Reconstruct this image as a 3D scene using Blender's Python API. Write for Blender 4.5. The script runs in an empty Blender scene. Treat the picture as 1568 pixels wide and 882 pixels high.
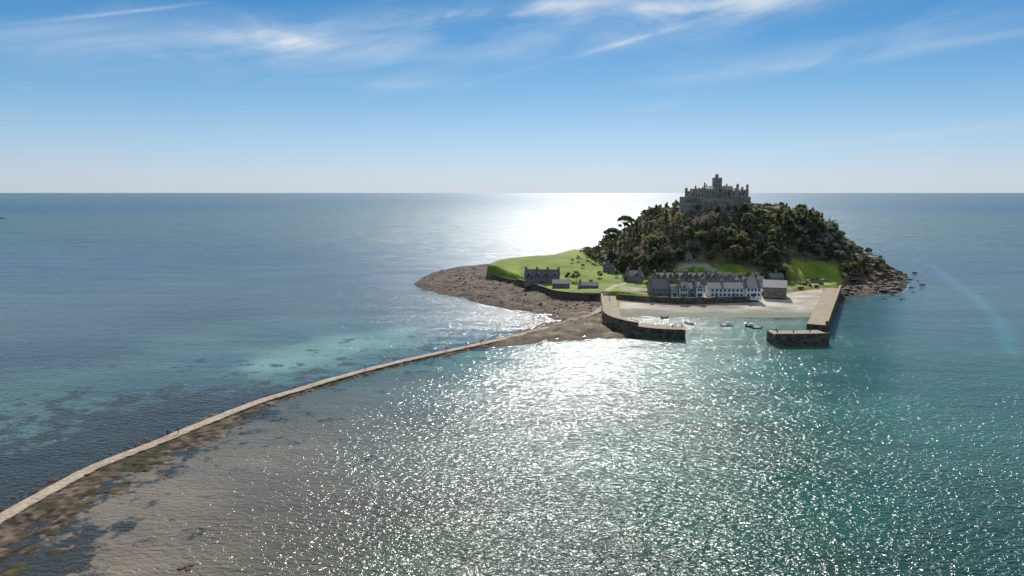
import bpy, bmesh, math, random
import numpy as np
from mathutils import Vector
random.seed(7); rng=np.random.default_rng(7)
sc=bpy.context.scene
# ------------------------------------------------------------------ survey helpers
F=1045.0; CH=60.0; PITCH=math.atan(146/F); cp,sp=math.cos(PITCH),math.sin(PITCH)
def ray(x,y):
    u=(x-784)/F; v=(441-y)/F
    return (u, cp+v*sp, -sp+v*cp)
def G(x,y,z=0.0):
    d=ray(x,y); t=(z-CH)/d[2]
    return (d[0]*t,d[1]*t)
def vnoise(x,y,seed=0):
    xi=np.floor(x); yi=np.floor(y); fx=x-xi; fy=y-yi
    fx=fx*fx*(3-2*fx); fy=fy*fy*(3-2*fy)
    def h(i,j):
        s=np.sin(i*127.1+j*311.7+seed*74.7)*43758.5453
        return s-np.floor(s)
    return (h(xi,yi)*(1-fx)+h(xi+1,yi)*fx)*(1-fy)+(h(xi,yi+1)*(1-fx)+h(xi+1,yi+1)*fx)*fy
def fbm(x,y,o=4,seed=0):
    a=0.5; s=0; n=0
    for k in range(o):
        s=s+a*vnoise(x*2**k,y*2**k,seed+k); n+=a; a*=0.55
    return s/n
def sdf(poly,X,Y):
    X=np.asarray(X,float); Y=np.asarray(Y,float)
    d=np.full(X.shape,1e9); ins=np.zeros(X.shape,bool); n=len(poly)
    for i in range(n):
        ax,ay=poly[i]; bx,by=poly[(i+1)%n]; ex,ey=bx-ax,by-ay
        L=ex*ex+ey*ey+1e-9
        t=np.clip(((X-ax)*ex+(Y-ay)*ey)/L,0,1)
        d=np.minimum(d,np.hypot(X-ax-t*ex,Y-ay-t*ey))
        c=((ay>Y)!=(by>Y)); xx=ax+(Y-ay)/(ey if abs(ey)>1e-9 else 1e-9)*ex
        ins^=(c&(X<xx))
    return np.where(ins,d,-d)
def pdist(pl,X,Y):
    d=np.full(np.shape(X),1e9)
    for (ax,ay),(bx,by) in zip(pl[:-1],pl[1:]):
        ex,ey=bx-ax,by-ay
        t=np.clip(((X-ax)*ex+(Y-ay)*ey)/(ex*ex+ey*ey+1e-9),0,1)
        d=np.minimum(d,np.hypot(X-ax-t*ex,Y-ay-t*ey))
    return d
def smooth(t):
    t=np.clip(t,0,1); return t*t*(3-2*t)
# ------------------------------------------------------------------ outlines (world metres)
S=[G(*p) for p in [(634,434),(645,426),(665,417),(700,409),(745,405),(785,402)]]+\
  [(10,600),(60,640),(150,660),(230,640),(280,590)]+\
  [G(*p) for p in [(1362,412),(1372,420),(1386,434),(1376,447),(1340,450),(1300,454),(1286,462),(1276,480),(1262,494),(1240,491),(1200,488),(1100,485),(1000,484),(948,490),(940,500),(968,510),(972,517),(900,520),(850,523),(800,528),(765,531),(725,533),(742,524),(790,510),(826,497),(846,488),(832,481),(775,473),(730,463),(680,451),(645,443)]]
WALL_L=[G(*p) for p in [(755,430),(775,436),(800,442),(830,452),(850,459),(880,463),(914,464)]]
QUAY=[G(*p) for p in [(946,463),(1000,467),(1060,469),(1146,467)]]
P=WALL_L+[G(925,462)]+QUAY+[G(1150,459),G(1195,456),G(1245,450),G(1275,447),G(1292,440),G(1312,425)]+\
  [(275,500),(285,560),(240,610),(150,640),(70,620),(48,560),(30,516),(8,506),(-12,490),(-19,470)]
BEACH=[G(*p) for p in [(942,492),(944,470),(946,463),(1000,467),(1060,469),(1146,467),(1150,459),(1195,456),(1245,450),(1265,448),(1254,496),(1200,500),(1100,500),(1000,495)]]
HC=(150.0,528.0)
def hill_r(X,Y):
    dx=X-HC[0]; dy=Y-HC[1]
    rx=np.where(dx<0,97,132); ry=np.where(dy<0,106,112)
    return np.hypot(dx/rx,dy/ry)
def height(X,Y,fine=True):
    X=np.asarray(X,float);Y=np.asarray(Y,float)
    dS=sdf(S,X,Y); dP=sdf(P,X,Y); dB=sdf(BEACH,X,Y)
    n2=fbm(X*.22,Y*.22,4,3); n1=fbm(X*.06,Y*.06,3,9)
    rock=np.clip(dS*.11,-5,1.7)+(n2-.5)*2.6*np.clip(dS/5+.3,0,1)
    beach=(Y-G(1100,486)[1])*.04+(n1-.5)*.25
    h=np.where(dB>0,beach,rock)
    lawn=np.clip((Y-408)/85,0,1)*8.5*smooth((85-X)/40)+np.clip((X+15)/80,0,1)*2*smooth((85-X)/30)
    plat=4.0+lawn+(n1-.5)*.5*smooth((60-X)/30)
    h=h+smooth(dP/2.2)*(plat-h)
    r=hill_r(X,Y)+(n1-.5)*.10
    hl=np.interp(r,[0,.22,.33,.5,.62,.72,.82,.9,1.0,1.08,1.3],[50,50,47,37,28.5,22,15,10.5,5.0,0,-9])
    hr=np.interp(r,[0,.22,.33,.5,.62,.70,.75,.85,1.0,1.08,1.3],[50,50,47,42,38,34,23,13,5.0,0,-9])
    k=smooth((X-165)/35)*smooth((Y-455)/40)
    hh=hl*(1-k)+hr*k
    hh=hh+(n2-.5)*3.5*smooth((r-.3)*4)*smooth((1.02-r)*6)
    h=np.where((dP>0)|(X>200),np.maximum(h,hh),h)
    return h
def GT(x,y):
    d=ray(x,y); t=np.linspace(200,800,1500)
    hz=height(d[0]*t,d[1]*t); z=CH+d[2]*t
    i=int(np.argmax(z<=np.maximum(hz,0)))
    return (d[0]*t[i],d[1]*t[i],float(max(hz[i],0)))
def hz(x,y): return float(height(np.array([x]),np.array([y]))[0])
# ------------------------------------------------------------------ materials
def nd(nt,t,**k):
    n=nt.nodes.new(t)
    for a,b in k.items(): setattr(n,a,b)
    return n
def base(name):
    m=bpy.data.materials.new(name); m.use_nodes=True; nt=m.node_tree
    return m,nt,nt.nodes['Principled BSDF']
def mk(name,c1,c2,scale=1.0,rough=.85,bump=.3,bdist=.1,detail=6,spec=.3):
    m,nt,b=base(name)
    tc=nd(nt,'ShaderNodeTexCoord'); n=nd(nt,'ShaderNodeTexNoise')
    n.inputs['Scale'].default_value=scale; n.inputs['Detail'].default_value=detail; n.inputs['Roughness'].default_value=.65
    nt.links.new(tc.outputs['Object'],n.inputs['Vector'])
    r=nd(nt,'ShaderNodeValToRGB'); r.color_ramp.elements[0].position=.32; r.color_ramp.elements[1].position=.68
    r.color_ramp.elements[0].color=(*c1,1); r.color_ramp.elements[1].color=(*c2,1)
    nt.links.new(n.outputs['Fac'],r.inputs[0]); nt.links.new(r.outputs[0],b.inputs['Base Color'])
    b.inputs['Roughness'].default_value=rough; b.inputs['Specular IOR Level'].default_value=spec
    bp=nd(nt,'ShaderNodeBump'); bp.inputs['Strength'].default_value=bump; bp.inputs['Distance'].default_value=bdist
    nt.links.new(n.outputs['Fac'],bp.inputs['Height']); nt.links.new(bp.outputs[0],b.inputs['Normal'])
    return m
def stone(name,c1,c2,cell=.8,mort=.45):
    """coursed masonry: voronoi block tint + noise staining"""
    m,nt,b=base(name)
    tc=nd(nt,'ShaderNodeTexCoord'); mp=nd(nt,'ShaderNodeMapping'); mp.inputs['Scale'].default_value=(1,1,1.8)
    nt.links.new(tc.outputs['Object'],mp.inputs[0])
    v=nd(nt,'ShaderNodeTexVoronoi'); v.inputs['Scale'].default_value=cell; nt.links.new(mp.outputs[0],v.inputs['Vector'])
    n=nd(nt,'ShaderNodeTexNoise'); n.inputs['Scale'].default_value=.25; n.inputs['Detail'].default_value=8; n.inputs['Roughness'].default_value=.7
    nt.links.new(tc.outputs['Object'],n.inputs['Vector'])
    sp_=nd(nt,'ShaderNodeSeparateColor'); nt.links.new(v.outputs['Color'],sp_.inputs[0])
    a=nd(nt,'ShaderNodeMath',operation='MULTIPLY'); a.inputs[1].default_value=.5; nt.links.new(sp_.outputs[0],a.inputs[0])
    a2=nd(nt,'ShaderNodeMath',operation='ADD'); nt.links.new(a.outputs[0],a2.inputs[0]); nt.links.new(n.outputs['Fac'],a2.inputs[1])
    r=nd(nt,'ShaderNodeValToRGB'); r.color_ramp.elements[0].position=.45; r.color_ramp.elements[1].position=1.0
    r.color_ramp.elements[0].color=(*c1,1); r.color_ramp.elements[1].color=(*c2,1)
    nt.links.new(a2.outputs[0],r.inputs[0]); nt.links.new(r.outputs[0],b.inputs['Base Color'])
    b.inputs['Roughness'].default_value=.9; b.inputs['Specular IOR Level'].default_value=.2
    bp=nd(nt,'ShaderNodeBump'); bp.inputs['Strength'].default_value=.5; bp.inputs['Distance'].default_value=.15
    nt.links.new(a2.outputs[0],bp.inputs['Height']); nt.links.new(bp.outputs[0],b.inputs['Normal'])
    return m
def leafmat(name,c1,c2,tr=.35):
    m,nt,b=base(name); nt.nodes.remove(b); out=nt.nodes['Material Output']
    oi=nd(nt,'ShaderNodeObjectInfo'); geo=nd(nt,'ShaderNodeNewGeometry')
    n=nd(nt,'ShaderNodeTexNoise'); n.inputs['Scale'].default_value=.45; n.inputs['Detail'].default_value=3
    nt.links.new(geo.outputs['Position'],n.inputs['Vector'])
    a=nd(nt,'ShaderNodeMath',operation='ADD'); nt.links.new(oi.outputs['Random'],a.inputs[0]); nt.links.new(n.outputs['Fac'],a.inputs[1])
    r=nd(nt,'ShaderNodeMapRange'); r.inputs[1].default_value=.4; r.inputs[2].default_value=1.4; nt.links.new(a.outputs[0],r.inputs[0])
    mx=nd(nt,'ShaderNodeMix',data_type='RGBA'); mx.inputs[6].default_value=(*c1,1); mx.inputs[7].default_value=(*c2,1)
    nt.links.new(r.outputs[0],mx.inputs[0])
    d=nd(nt,'ShaderNodeBsdfDiffuse'); t=nd(nt,'ShaderNodeBsdfTranslucent'); s=nd(nt,'ShaderNodeMixShader'); s.inputs[0].default_value=tr
    nt.links.new(mx.outputs[2],d.inputs[0]); nt.links.new(mx.outputs[2],t.inputs[0])
    nt.links.new(d.outputs[0],s.inputs[1]); nt.links.new(t.outputs[0],s.inputs[2]); nt.links.new(s.outputs[0],out.inputs[0])
    return m
M={}
M['granite']=stone('castle_granite',(.24,.195,.15),(.48,.405,.32),.6)
M['stone']=stone('rubble_stone',(.15,.12,.09),(.36,.30,.23),.9)
M['quay']=stone('quay_stone',(.05,.040,.028),(.20,.15,.10),.7)
M['quaytop']=mk('quay_paving',(.22,.17,.11),(.38,.31,.22),.6,.9)
M['slate']=mk('slate_roof',(.08,.08,.09),(.18,.175,.175),1.2,.6,.3)
M['slateL']=mk('pale_slate_roof',(.14,.14,.14),(.25,.245,.24),1.0,.65,.3)
M['white']=mk('white_render',(.70,.69,.66),(.84,.82,.78),.7,.8,.1)
M['cream']=mk('cream_render',(.55,.51,.43),(.68,.63,.54),.7,.8,.1)
M['glass']=mk('window_glass',(.015,.018,.022),(.04,.045,.05),1,.15,0,spec=.5)
M['frame']=mk('white_paint',(.7,.7,.7),(.8,.8,.8),2,.5,0)
M['door']=mk('door_wood',(.05,.07,.09),(.09,.10,.12),2,.5,.1)
M['bark']=mk('bark',(.05,.038,.028),(.11,.085,.06),2,.95,.5)
M['rock']=mk('wet_rock',(.035,.027,.019),(.16,.115,.078),.5,.8,.8,.4)
M['crag']=mk('granite_outcrop',(.12,.10,.08),(.34,.30,.245),.4,.9,.8,.4)
M['rubber']=mk('tyre_rubber',(.01,.01,.01),(.02,.02,.02),5,.8,0)
M['leafD']=leafmat('evergreen_foliage',(.10,.122,.068),(.225,.232,.125),.5)
M['leafG']=leafmat('olive_foliage',(.15,.17,.068),(.30,.31,.12),.5)
M['leafB']=leafmat('brown_twigs',(.23,.19,.14),(.38,.32,.24),.42)
M['skin']=mk('skin',(.45,.28,.2),(.5,.32,.24),5,.6,0)
# ------------------------------------------------------------------ mesh helpers
def mesh_obj(name,vs,fs,mats,midx=None,parent=None,smooth_=False):
    me=bpy.data.meshes.new(name); me.from_pydata([tuple(v) for v in vs],[],[tuple(f) for f in fs])
    for m in mats: me.materials.append(m)
    if midx is not None: me.polygons.foreach_set('material_index',list(midx))
    if smooth_: me.polygons.foreach_set('use_smooth',[True]*len(me.polygons))
    me.update(); o=bpy.data.objects.new(name,me); sc.collection.objects.link(o)
    if parent: o.parent=parent
    return o
def empty(name,loc=(0,0,0),rz=0):
    e=bpy.data.objects.new(name,None); e.empty_display_size=1; sc.collection.objects.link(e)
    e.location=loc; e.rotation_euler=(0,0,rz); return e
class Parts:
    def __init__(s): s.d={}
    def add(s,part,mat,vs,fs):
        V,Fc,_=s.d.setdefault(part,([],[],mat)); n=len(V); V.extend(vs); Fc.extend([tuple(i+n for i in f) for f in fs])
    def box(s,part,mat,x0,x1,y0,y1,z0,z1):
        vs=[(x0,y0,z0),(x1,y0,z0),(x1,y1,z0),(x0,y1,z0),(x0,y0,z1),(x1,y0,z1),(x1,y1,z1),(x0,y1,z1)]
        s.add(part,mat,vs,[(0,3,2,1),(4,5,6,7),(0,1,5,4),(1,2,6,5),(2,3,7,6),(3,0,4,7)])
    def ext(s,part,mat,poly,a0,a1,axis='x'):
        n=len(poly)
        f=(lambda p,a:(a,p[0],p[1])) if axis=='x' else (lambda p,a:(p[0],a,p[1]))
        vs=[f(p,a0) for p in poly]+[f(p,a1) for p in poly]
        fs=[tuple(range(n)),tuple(range(2*n-1,n-1,-1))]+[(i,i+n,(i+1)%n+n,(i+1)%n) for i in range(n)]
        s.add(part,mat,vs,fs)
    def cyl(s,part,mat,x,y,z0,z1,r0,r1,n=8):
        vs=[(x+r0*math.cos(2*math.pi*i/n),y+r0*math.sin(2*math.pi*i/n),z0) for i in range(n)]+[(x+r1*math.cos(2*math.pi*i/n),y+r1*math.sin(2*math.pi*i/n),z1) for i in range(n)]
        s.add(part,mat,vs,[tuple(range(n-1,-1,-1)),tuple(range(n,2*n))]+[(i,(i+1)%n,(i+1)%n+n,i+n) for i in range(n)])
    def gable(s,x0,x1,y0,y1,ze,zr,wall,roof,axis='x',o=.35,th=.22):
        c0,c1=(y0,y1) if axis=='x' else (x0,x1); a0,a1=(x0,x1) if axis=='x' else (y0,y1)
        cm=(c0+c1)/2; sl=(zr-ze)/(cm-c0); e=.004
        s.ext('gable_walls',wall,[(c0,ze+.002),(c1,ze+.002),(cm,zr)],a0,a1,axis)
        s.ext('roof',roof,[(c0-o,ze-o*sl+e),(cm,zr+e),(c1+o,ze-o*sl+e),(c1+o,ze-o*sl+th),(cm,zr+th),(c0-o,ze-o*sl+th)],a0-.25,a1+.25,axis)
    def crenel(s,part,mat,x0,x1,y0,y1,z,w=1.1,h=1.2,t=.5):
        def run(a0,a1,fn):
            n=max(1,int(round((a1-a0)/(2*w)))); st=(a1-a0)/(2*n-1) if n>1 else (a1-a0)
            for i in range(n): fn(a0+2*i*st,a0+(2*i+1)*st if n>1 else a1)
        run(x0,x1,lambda a,b:(s.box(part,mat,a,b,y0,y0+t,z+.003,z+h),s.box(part,mat,a,b,y1-t,y1,z+.003,z+h)))
        run(y0+t+.6,y1-t-.6,lambda a,b:(s.box(part,mat,x0,x0+t,a,b,z+.003,z+h),s.box(part,mat,x1-t,x1,a,b,z+.003,z+h)))
    def finish(s,name,loc=(0,0,0),rz=0):
        e=empty(name,loc,rz)
        for k,(V,Fc,mat) in s.d.items(): mesh_obj(k,V,Fc,[mat],parent=e)
        return e
def windows(p,x0,x1,y,zs,n,w=1.0,h=1.3,back=None,frame=True):
    st=(x1-x0)/n
    for z in zs:
        for i in range(n):
            c=x0+st*(i+.5)
            if frame: p.box('window_frames',M['frame'],c-w/2-.12,c+w/2+.12,y-.05,y+.05,z-.12,z+h+.12)
            p.box('windows',M['glass'],c-w/2,c+w/2,y-.08,y+.04,z,z+h)
            if back is not None: p.box('windows',M['glass'],c-w/2,c+w/2,back-.04,back+.08,z,z+h)
def house(name,loc,rz,L,D,ze,zr,wall,roof,ncol,storeys=2,dormers=0,chim=(.1,.9),frame=True,doors=(.5,)):
    p=Parts(); x0,x1=-L/2,L/2
    p.box('walls',wall,x0,x1,0,D,-1.5,ze)
    p.gable(x0,x1,0,D,ze,zr,wall,roof)
    sh=ze/storeys; wh=min(1.3,sh*.52)
    windows(p,x0+.6,x1-.6,0,[sh*k+sh*.3 for k in range(storeys)],ncol,h=wh,back=D,frame=frame)
    for dd in doors:
        c=x0+dd*L; p.box('doors',M['door'],c-.5,c+.5,-.1,.05,0,2.1)
    for i in range(dormers):
        c=x0+L*(i+.5)/dormers; w=1.3
        p.box('dormer_walls',wall,c-w,c+w,-.15,D*.42,ze-.6,ze+.9)
        s0=ze+.9
        p.ext('dormer_gables',wall,[(c-w,s0+.003),(c+w,s0+.003),(c,s0+1.4)],-.15,D*.45,'y')
        p.ext('dormer_roofs',roof,[(c-w-.2,s0-.2),(c,s0+1.41),(c+w+.2,s0-.2),(c+w+.2,s0),(c,s0+1.63),(c-w-.2,s0)],-.4,D*.48,'y')
        p.box('dormer_windows',M['glass'],c-.55,c+.55,-.2,-.1,ze-.1,ze+1.1)
    for c in chim:
        cx=x0+c*L
        p.box('chimneys',M['stone'],cx-.7,cx+.7,D/2-.5,D/2+.5,zr-1,zr+1.5)
        for q in (-.35,.35): p.cyl('chimney_pots',M['cream'],cx+q,D/2,zr+1.503,zr+2.1,.2,.15,6)
    return p.finish(name,loc,rz)
# ------------------------------------------------------------------ terrain
PATCH=[[GT(*q)[:2] for q in pp] for pp in [
   [(1026,422),(1042,404),(1062,401),(1084,403),(1100,419),(1080,424)],
   [(1090,403),(1118,404),(1170,422),(1150,426),(1108,424)],
   [(1206,427),(1211,398),(1245,400),(1280,406),(1286,420),(1266,430)]]]
PATHS=[[GT(*q)[:2] for q in pp] for pp in [
   [(1040,412),(1060,405),(1082,407),(1096,416),(1110,420),(1160,421)],
   [(922,462),(928,446),(942,437),(960,434),(1000,436)]]]
xs=np.arange(-105,335,1.5); ys=np.arange(250,690,1.6)
X,Y=np.meshgrid(xs,ys); Z=height(X,Y)
dS=sdf(S,X,Y); dP=sdf(P,X,Y); dB=sdf(BEACH,X,Y); R=hill_r(X,Y)
n=fbm(X*.3,Y*.3,4,20); nl=fbm(X*.05,Y*.05,3,31)
def C(c): return np.array(c)[None,None,:]
def mixc(a,b,t): t=np.clip(t,0,1)[...,None]; return a*(1-t)+b*t
rockc=mixc(C((.045,.033,.023)),C((.17,.125,.085)),(n-.3)*2.2)
col=rockc
col=mixc(col,C((.30,.24,.17)),np.where((X<80)&(Y<345)&(X>-10),(.55-n)*3,0)*1.0)      # shingle spit
grass=mixc(C((.15,.215,.02)),C((.24,.29,.035)),(nl-.3)*2.5)
grass=mixc(grass,C((.20,.18,.07)),(n-.64)*5)
grass=mixc(grass,C((.10,.15,.025)),(fbm(X*.12,Y*.12,3,44)-.56)*4)
paved=mixc(C((.27,.22,.16)),C((.42,.36,.28)),(n-.3)*2)
wood=mixc(C((.08,.075,.04)),C((.18,.155,.08)),(n-.3)*2)
inP=smooth(dP/1.5+.3)
land=np.where((X<62)[...,None],grass,paved)
land=mixc(land,grass,((Y>398)&(X>60)&(X<235)).astype(float))
land=mixc(land,rockc,smooth((X-232+ (n-.5)*30)/8))
col=mixc(col,land,inP)
gs=[G(942,449,4),G(998,448,4),G(998,457,4),G(944,457,4)]
col=mixc(col,grass,smooth(sdf(gs,X,Y)/1+.5))
hm=smooth((1.0-R)/.03)*(np.where(X<60,smooth((R*-1+.98)/.05),1))
hillc=mixc(wood,rockc,smooth((X-238+(n-.5)*50)/15))
col=mixc(col,hillc,hm)
for pp in PATCH: col=mixc(col,grass,smooth(sdf(pp,X,Y)/1.5+.5))
col=mixc(col,grass,smooth((11-np.hypot(X-187,(Y-510)*.8))/3))
for pl in PATHS: col=mixc(col,C((.42,.37,.29)),smooth((2.0-pdist(pl,X,Y))/1.2))
sand=mixc(C((.30,.25,.19)),C((.56,.51,.43)),(fbm(X*.08,Y*.2,4,5)-.3)*2.2)
sand=mixc(sand,C((.13,.105,.07)),(fbm(X*.07,Y*.16,4,15)-.52)*4*smooth((150-X)/60))
sand=mixc(sand,C((.19,.20,.15)),smooth((1.1-Z)/.9))
col=mixc(col,sand,np.where(dP<0.3,smooth(dB/2),0))
wet=np.where((dB<0)&(dP<0),smooth((1.0-Z)/1.0),0); col=mixc(col,col*.55,wet)
ny,nx=X.shape
V=np.stack([X,Y,Z],-1).reshape(-1,3)
idx=np.arange(nx*ny).reshape(ny,nx)
Fq=np.stack([idx[:-1,:-1],idx[:-1,1:],idx[1:,1:],idx[1:,:-1]],-1).reshape(-1,4)
mt,nt,b=base('island_ground')
at=nd(nt,'ShaderNodeAttribute',attribute_name='Col'); tc=nd(nt,'ShaderNodeTexCoord')
nn=nd(nt,'ShaderNodeTexNoise'); nn.inputs['Scale'].default_value=.8; nn.inputs['Detail'].default_value=8; nn.inputs['Roughness'].default_value=.75
nt.links.new(tc.outputs['Object'],nn.inputs['Vector'])
mr=nd(nt,'ShaderNodeMapRange'); mr.inputs[1].default_value=.3; mr.inputs[2].default_value=.7; mr.inputs[3].default_value=.6; mr.inputs[4].default_value=1.4
nt.links.new(nn.outputs['Fac'],mr.inputs[0])
vm=nd(nt,'ShaderNodeVectorMath',operation='SCALE'); nt.links.new(at.outputs['Color'],vm.inputs[0]); nt.links.new(mr.outputs[0],vm.inputs['Scale'])
nt.links.new(vm.outputs[0],b.inputs['Base Color']); b.inputs['Roughness'].default_value=.9; b.inputs['Specular IOR Level'].default_value=.2
bp=nd(nt,'ShaderNodeBump'); bp.inputs['Strength'].default_value=.7; bp.inputs['Distance'].default_value=.5
nt.links.new(nn.outputs['Fac'],bp.inputs['Height']); nt.links.new(bp.outputs[0],b.inputs['Normal'])
def setcol(me,name,arr):
    a=me.color_attributes.new(name,'FLOAT_COLOR','POINT')
    a.data.foreach_set('color',np.concatenate([arr.reshape(-1,3),np.ones((arr.size//3,1))],1).astype(np.float32).ravel())
terr=mesh_obj('island_terrain',V.tolist(),Fq.tolist(),[mt],smooth_=True); setcol(terr.data,'Col',col)
# ------------------------------------------------------------------ causeway
cw=[(-160,905,.7),(-80,845,.7),(0,793,.7),(80,748,.7),(150,712,.7),(235,679,.7),(290,656,.7),(350,632,.7),(400,613,.7),(450,598,.7),(520,577,.7),(600,556,.7),(680,538,.7),(745,524,.7),(800,511,.8),(860,495,.9),(893,485,1.3),(914,477,2.0),(926,466,3.4),(931,455,4.25)]
cwp=[Vector((*G(a,b_,z),z)) for a,b_,z in cw]
def catmull(pts,step):
    out=[]
    for i in range(len(pts)-1):
        p0=pts[max(i-1,0)];p1=pts[i];p2=pts[i+1];p3=pts[min(i+2,len(pts)-1)]
        n_=max(2,int((p2-p1).length/step))
        for k in range(n_):
            t=k/n_
            out.append(.5*((2*p1)+(-p0+p2)*t+(2*p0-5*p1+4*p2-p3)*t*t+(-p0+3*p1-3*p2+p3)*t**3))
    out.append(pts[-1]); return out
cl=catmull(cwp,1.0)
def normals(pl):
    r=[]
    for i in range(len(pl)):
        a=pl[max(i-1,0)];b_=pl[min(i+1,len(pl)-1)]; d=(b_-a); d.z=0; d.normalize(); r.append(Vector((d.y,-d.x,0)))   # right hand
    return r
cn=normals(cl)
def ribbon(name,pl,offs,mats,mi,jit=0):
    nr=normals(pl); vs=[]; m=len(offs)
    for p,n_ in zip(pl,nr):
        for o,dz in offs:
            oo=o+(rng.normal()*jit if abs(o)>.1 else 0)
            vs.append((p.x+n_.x*oo,p.y+n_.y*oo,p.z+dz))
    fs=[];ix=[]
    for i in range(len(pl)-1):
        for j in range(m-1):
            fs.append((i*m+j,i*m+j+1,(i+1)*m+j+1,(i+1)*m+j)); ix.append(mi[j])
    for i in (0,len(pl)-1): fs.append(tuple(i*m+j for j in (range(m) if i else range(m-1,-1,-1)))); ix.append(mi[0])
    return mesh_obj(name,vs,fs,mats,ix)
cobble=stone('causeway_setts',(.27,.21,.15),(.48,.39,.29),1.6)
ribbon('causeway',cl,[(-2.1,-1.2),(-1.62,-.12),(-1.45,.0),(0,.06),(1.45,0),(1.62,-.12),(2.1,-1.2)],[cobble,M['rock']],[1,0,0,0,0,1],jit=.08)
# rocky fringe
cx=np.array([p.x for p in cl]); cy=np.array([p.y for p in cl]); cpl=[(p.x,p.y) for p in cl]
arc=np.concatenate([[0],np.cumsum(np.hypot(np.diff(cx),np.diff(cy)))]); 
nidx=next(i for i,p in enumerate(cl) if p.y>G(360,628)[1])
s_turn=arc[nidx]
offs=np.concatenate([np.arange(-12,-1.9,.7),np.arange(-1.4,1.5,.9),np.arange(2.0,26,.7)])
clf=catmull(cwp[:-4],.8); cnf=normals(clf)
ax=np.array([p.x for p in clf]); ay=np.array([p.y for p in clf]); arf=np.concatenate([[0],np.cumsum(np.hypot(np.diff(ax),np.diff(ay)))])
nxx=np.array([q.x for q in cnf]); nyy=np.array([q.y for q in cnf])
RX=ax[:,None]+nxx[:,None]*offs; RY=ay[:,None]+nyy[:,None]*offs
wR=np.interp(arf,[0,s_turn-25,s_turn+8,s_turn+60,arf[-1]],[17,14,4.5,3.2,4.2])[:,None]
wL=np.interp(arf,[0,s_turn-25,s_turn+8,s_turn+60,arf[-1]],[7,5.5,3.8,2.9,3.5])[:,None]
w=np.where(offs>0,wR,wL); q=np.abs(offs)/w
nz=fbm(RX*.35,RY*.35,5,50); nz2=fbm(RX*1.3,RY*1.3,3,60)
RZ=.50-q*.75+(nz-.5)*1.7*smooth(q*1.5)+(nz2-.5)*.6
RZ=np.where(np.abs(offs)<1.7,-.3,RZ); RZ=np.maximum(RZ,-1.5)
rc=mixc(C((.03,.023,.015)),C((.23,.17,.115)),(fbm(RX*.8,RY*.8,4,70)-.35)*2.6)
rc=mixc(rc,C((.05,.045,.018)),(fbm(RX*.2,RY*.2,3,77)-.5)*4)
m_,k_=RX.shape; idx=np.arange(m_*k_).reshape(m_,k_)
Fr=np.stack([idx[:-1,:-1],idx[:-1,1:],idx[1:,1:],idx[1:,:-1]],-1).reshape(-1,4)
fr=mesh_obj('causeway_rocky_shore',np.stack([RX,RY,RZ],-1).reshape(-1,3).tolist(),Fr.tolist(),[mt]); setcol(fr.data,'Col',rc)
# ------------------------------------------------------------------ sea
def axis(lo,hi,step,far_lo,far_hi):
    c=list(np.arange(lo,hi+.1,step)); s=step; a=hi
    while a<far_hi: s*=1.35; a+=s; c.append(a)
    s=step; a=lo; pre=[]
    while a>far_lo: s*=1.35; a-=s; pre.append(a)
    return np.array(pre[::-1]+c)
sx=axis(-240,420,3.0,-90000,90000); sy=axis(60,620,3.0,-2000,120000)
SX,SY=np.meshgrid(sx,sy)
cps=[(100,320,(.045,.085,.115)),(784,310,(.05,.09,.12)),(1500,320,(.045,.085,.115)),(100,420,(.040,.085,.115)),(400,400,(.040,.085,.115)),(600,470,(.045,.09,.12)),(300,480,(.04,.085,.115)),(560,430,(.04,.085,.115)),(-400,300,(.08,.12,.15)),(784,299,(.08,.12,.15)),(2000,300,(.08,.12,.15)),  # farthest points are lighter: aerial haze painted into the water colour
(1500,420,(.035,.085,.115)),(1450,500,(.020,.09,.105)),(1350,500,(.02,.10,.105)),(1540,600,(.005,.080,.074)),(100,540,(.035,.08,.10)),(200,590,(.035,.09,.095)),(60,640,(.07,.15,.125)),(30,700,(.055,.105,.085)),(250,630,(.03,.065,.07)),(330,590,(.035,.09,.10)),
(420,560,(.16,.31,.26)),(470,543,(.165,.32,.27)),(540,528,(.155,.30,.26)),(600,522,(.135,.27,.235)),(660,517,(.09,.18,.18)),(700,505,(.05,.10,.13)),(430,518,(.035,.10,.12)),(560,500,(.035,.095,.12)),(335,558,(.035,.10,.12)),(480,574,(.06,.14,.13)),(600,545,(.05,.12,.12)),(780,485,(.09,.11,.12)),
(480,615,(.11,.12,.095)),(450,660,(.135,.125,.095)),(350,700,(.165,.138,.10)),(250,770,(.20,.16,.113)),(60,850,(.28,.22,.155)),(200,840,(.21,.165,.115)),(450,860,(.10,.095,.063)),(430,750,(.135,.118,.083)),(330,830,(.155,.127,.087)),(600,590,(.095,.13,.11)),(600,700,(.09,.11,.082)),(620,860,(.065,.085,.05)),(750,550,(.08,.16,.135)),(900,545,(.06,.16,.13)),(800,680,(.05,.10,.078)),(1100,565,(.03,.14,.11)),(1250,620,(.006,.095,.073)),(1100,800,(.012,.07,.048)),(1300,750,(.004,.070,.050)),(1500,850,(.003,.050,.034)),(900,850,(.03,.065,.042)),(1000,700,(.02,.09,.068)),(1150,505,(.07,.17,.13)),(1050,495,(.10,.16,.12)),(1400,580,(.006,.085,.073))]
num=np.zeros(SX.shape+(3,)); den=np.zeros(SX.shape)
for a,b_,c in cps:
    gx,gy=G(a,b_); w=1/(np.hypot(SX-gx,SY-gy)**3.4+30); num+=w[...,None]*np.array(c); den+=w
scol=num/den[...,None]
dcw=pdist(cpl[::4],SX,SY)
rightside=sdf([(G(-80,845)),*[(p.x,p.y) for p in cl[::6]],(400,330),(400,0),(-90,0)],SX,SY)
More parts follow.
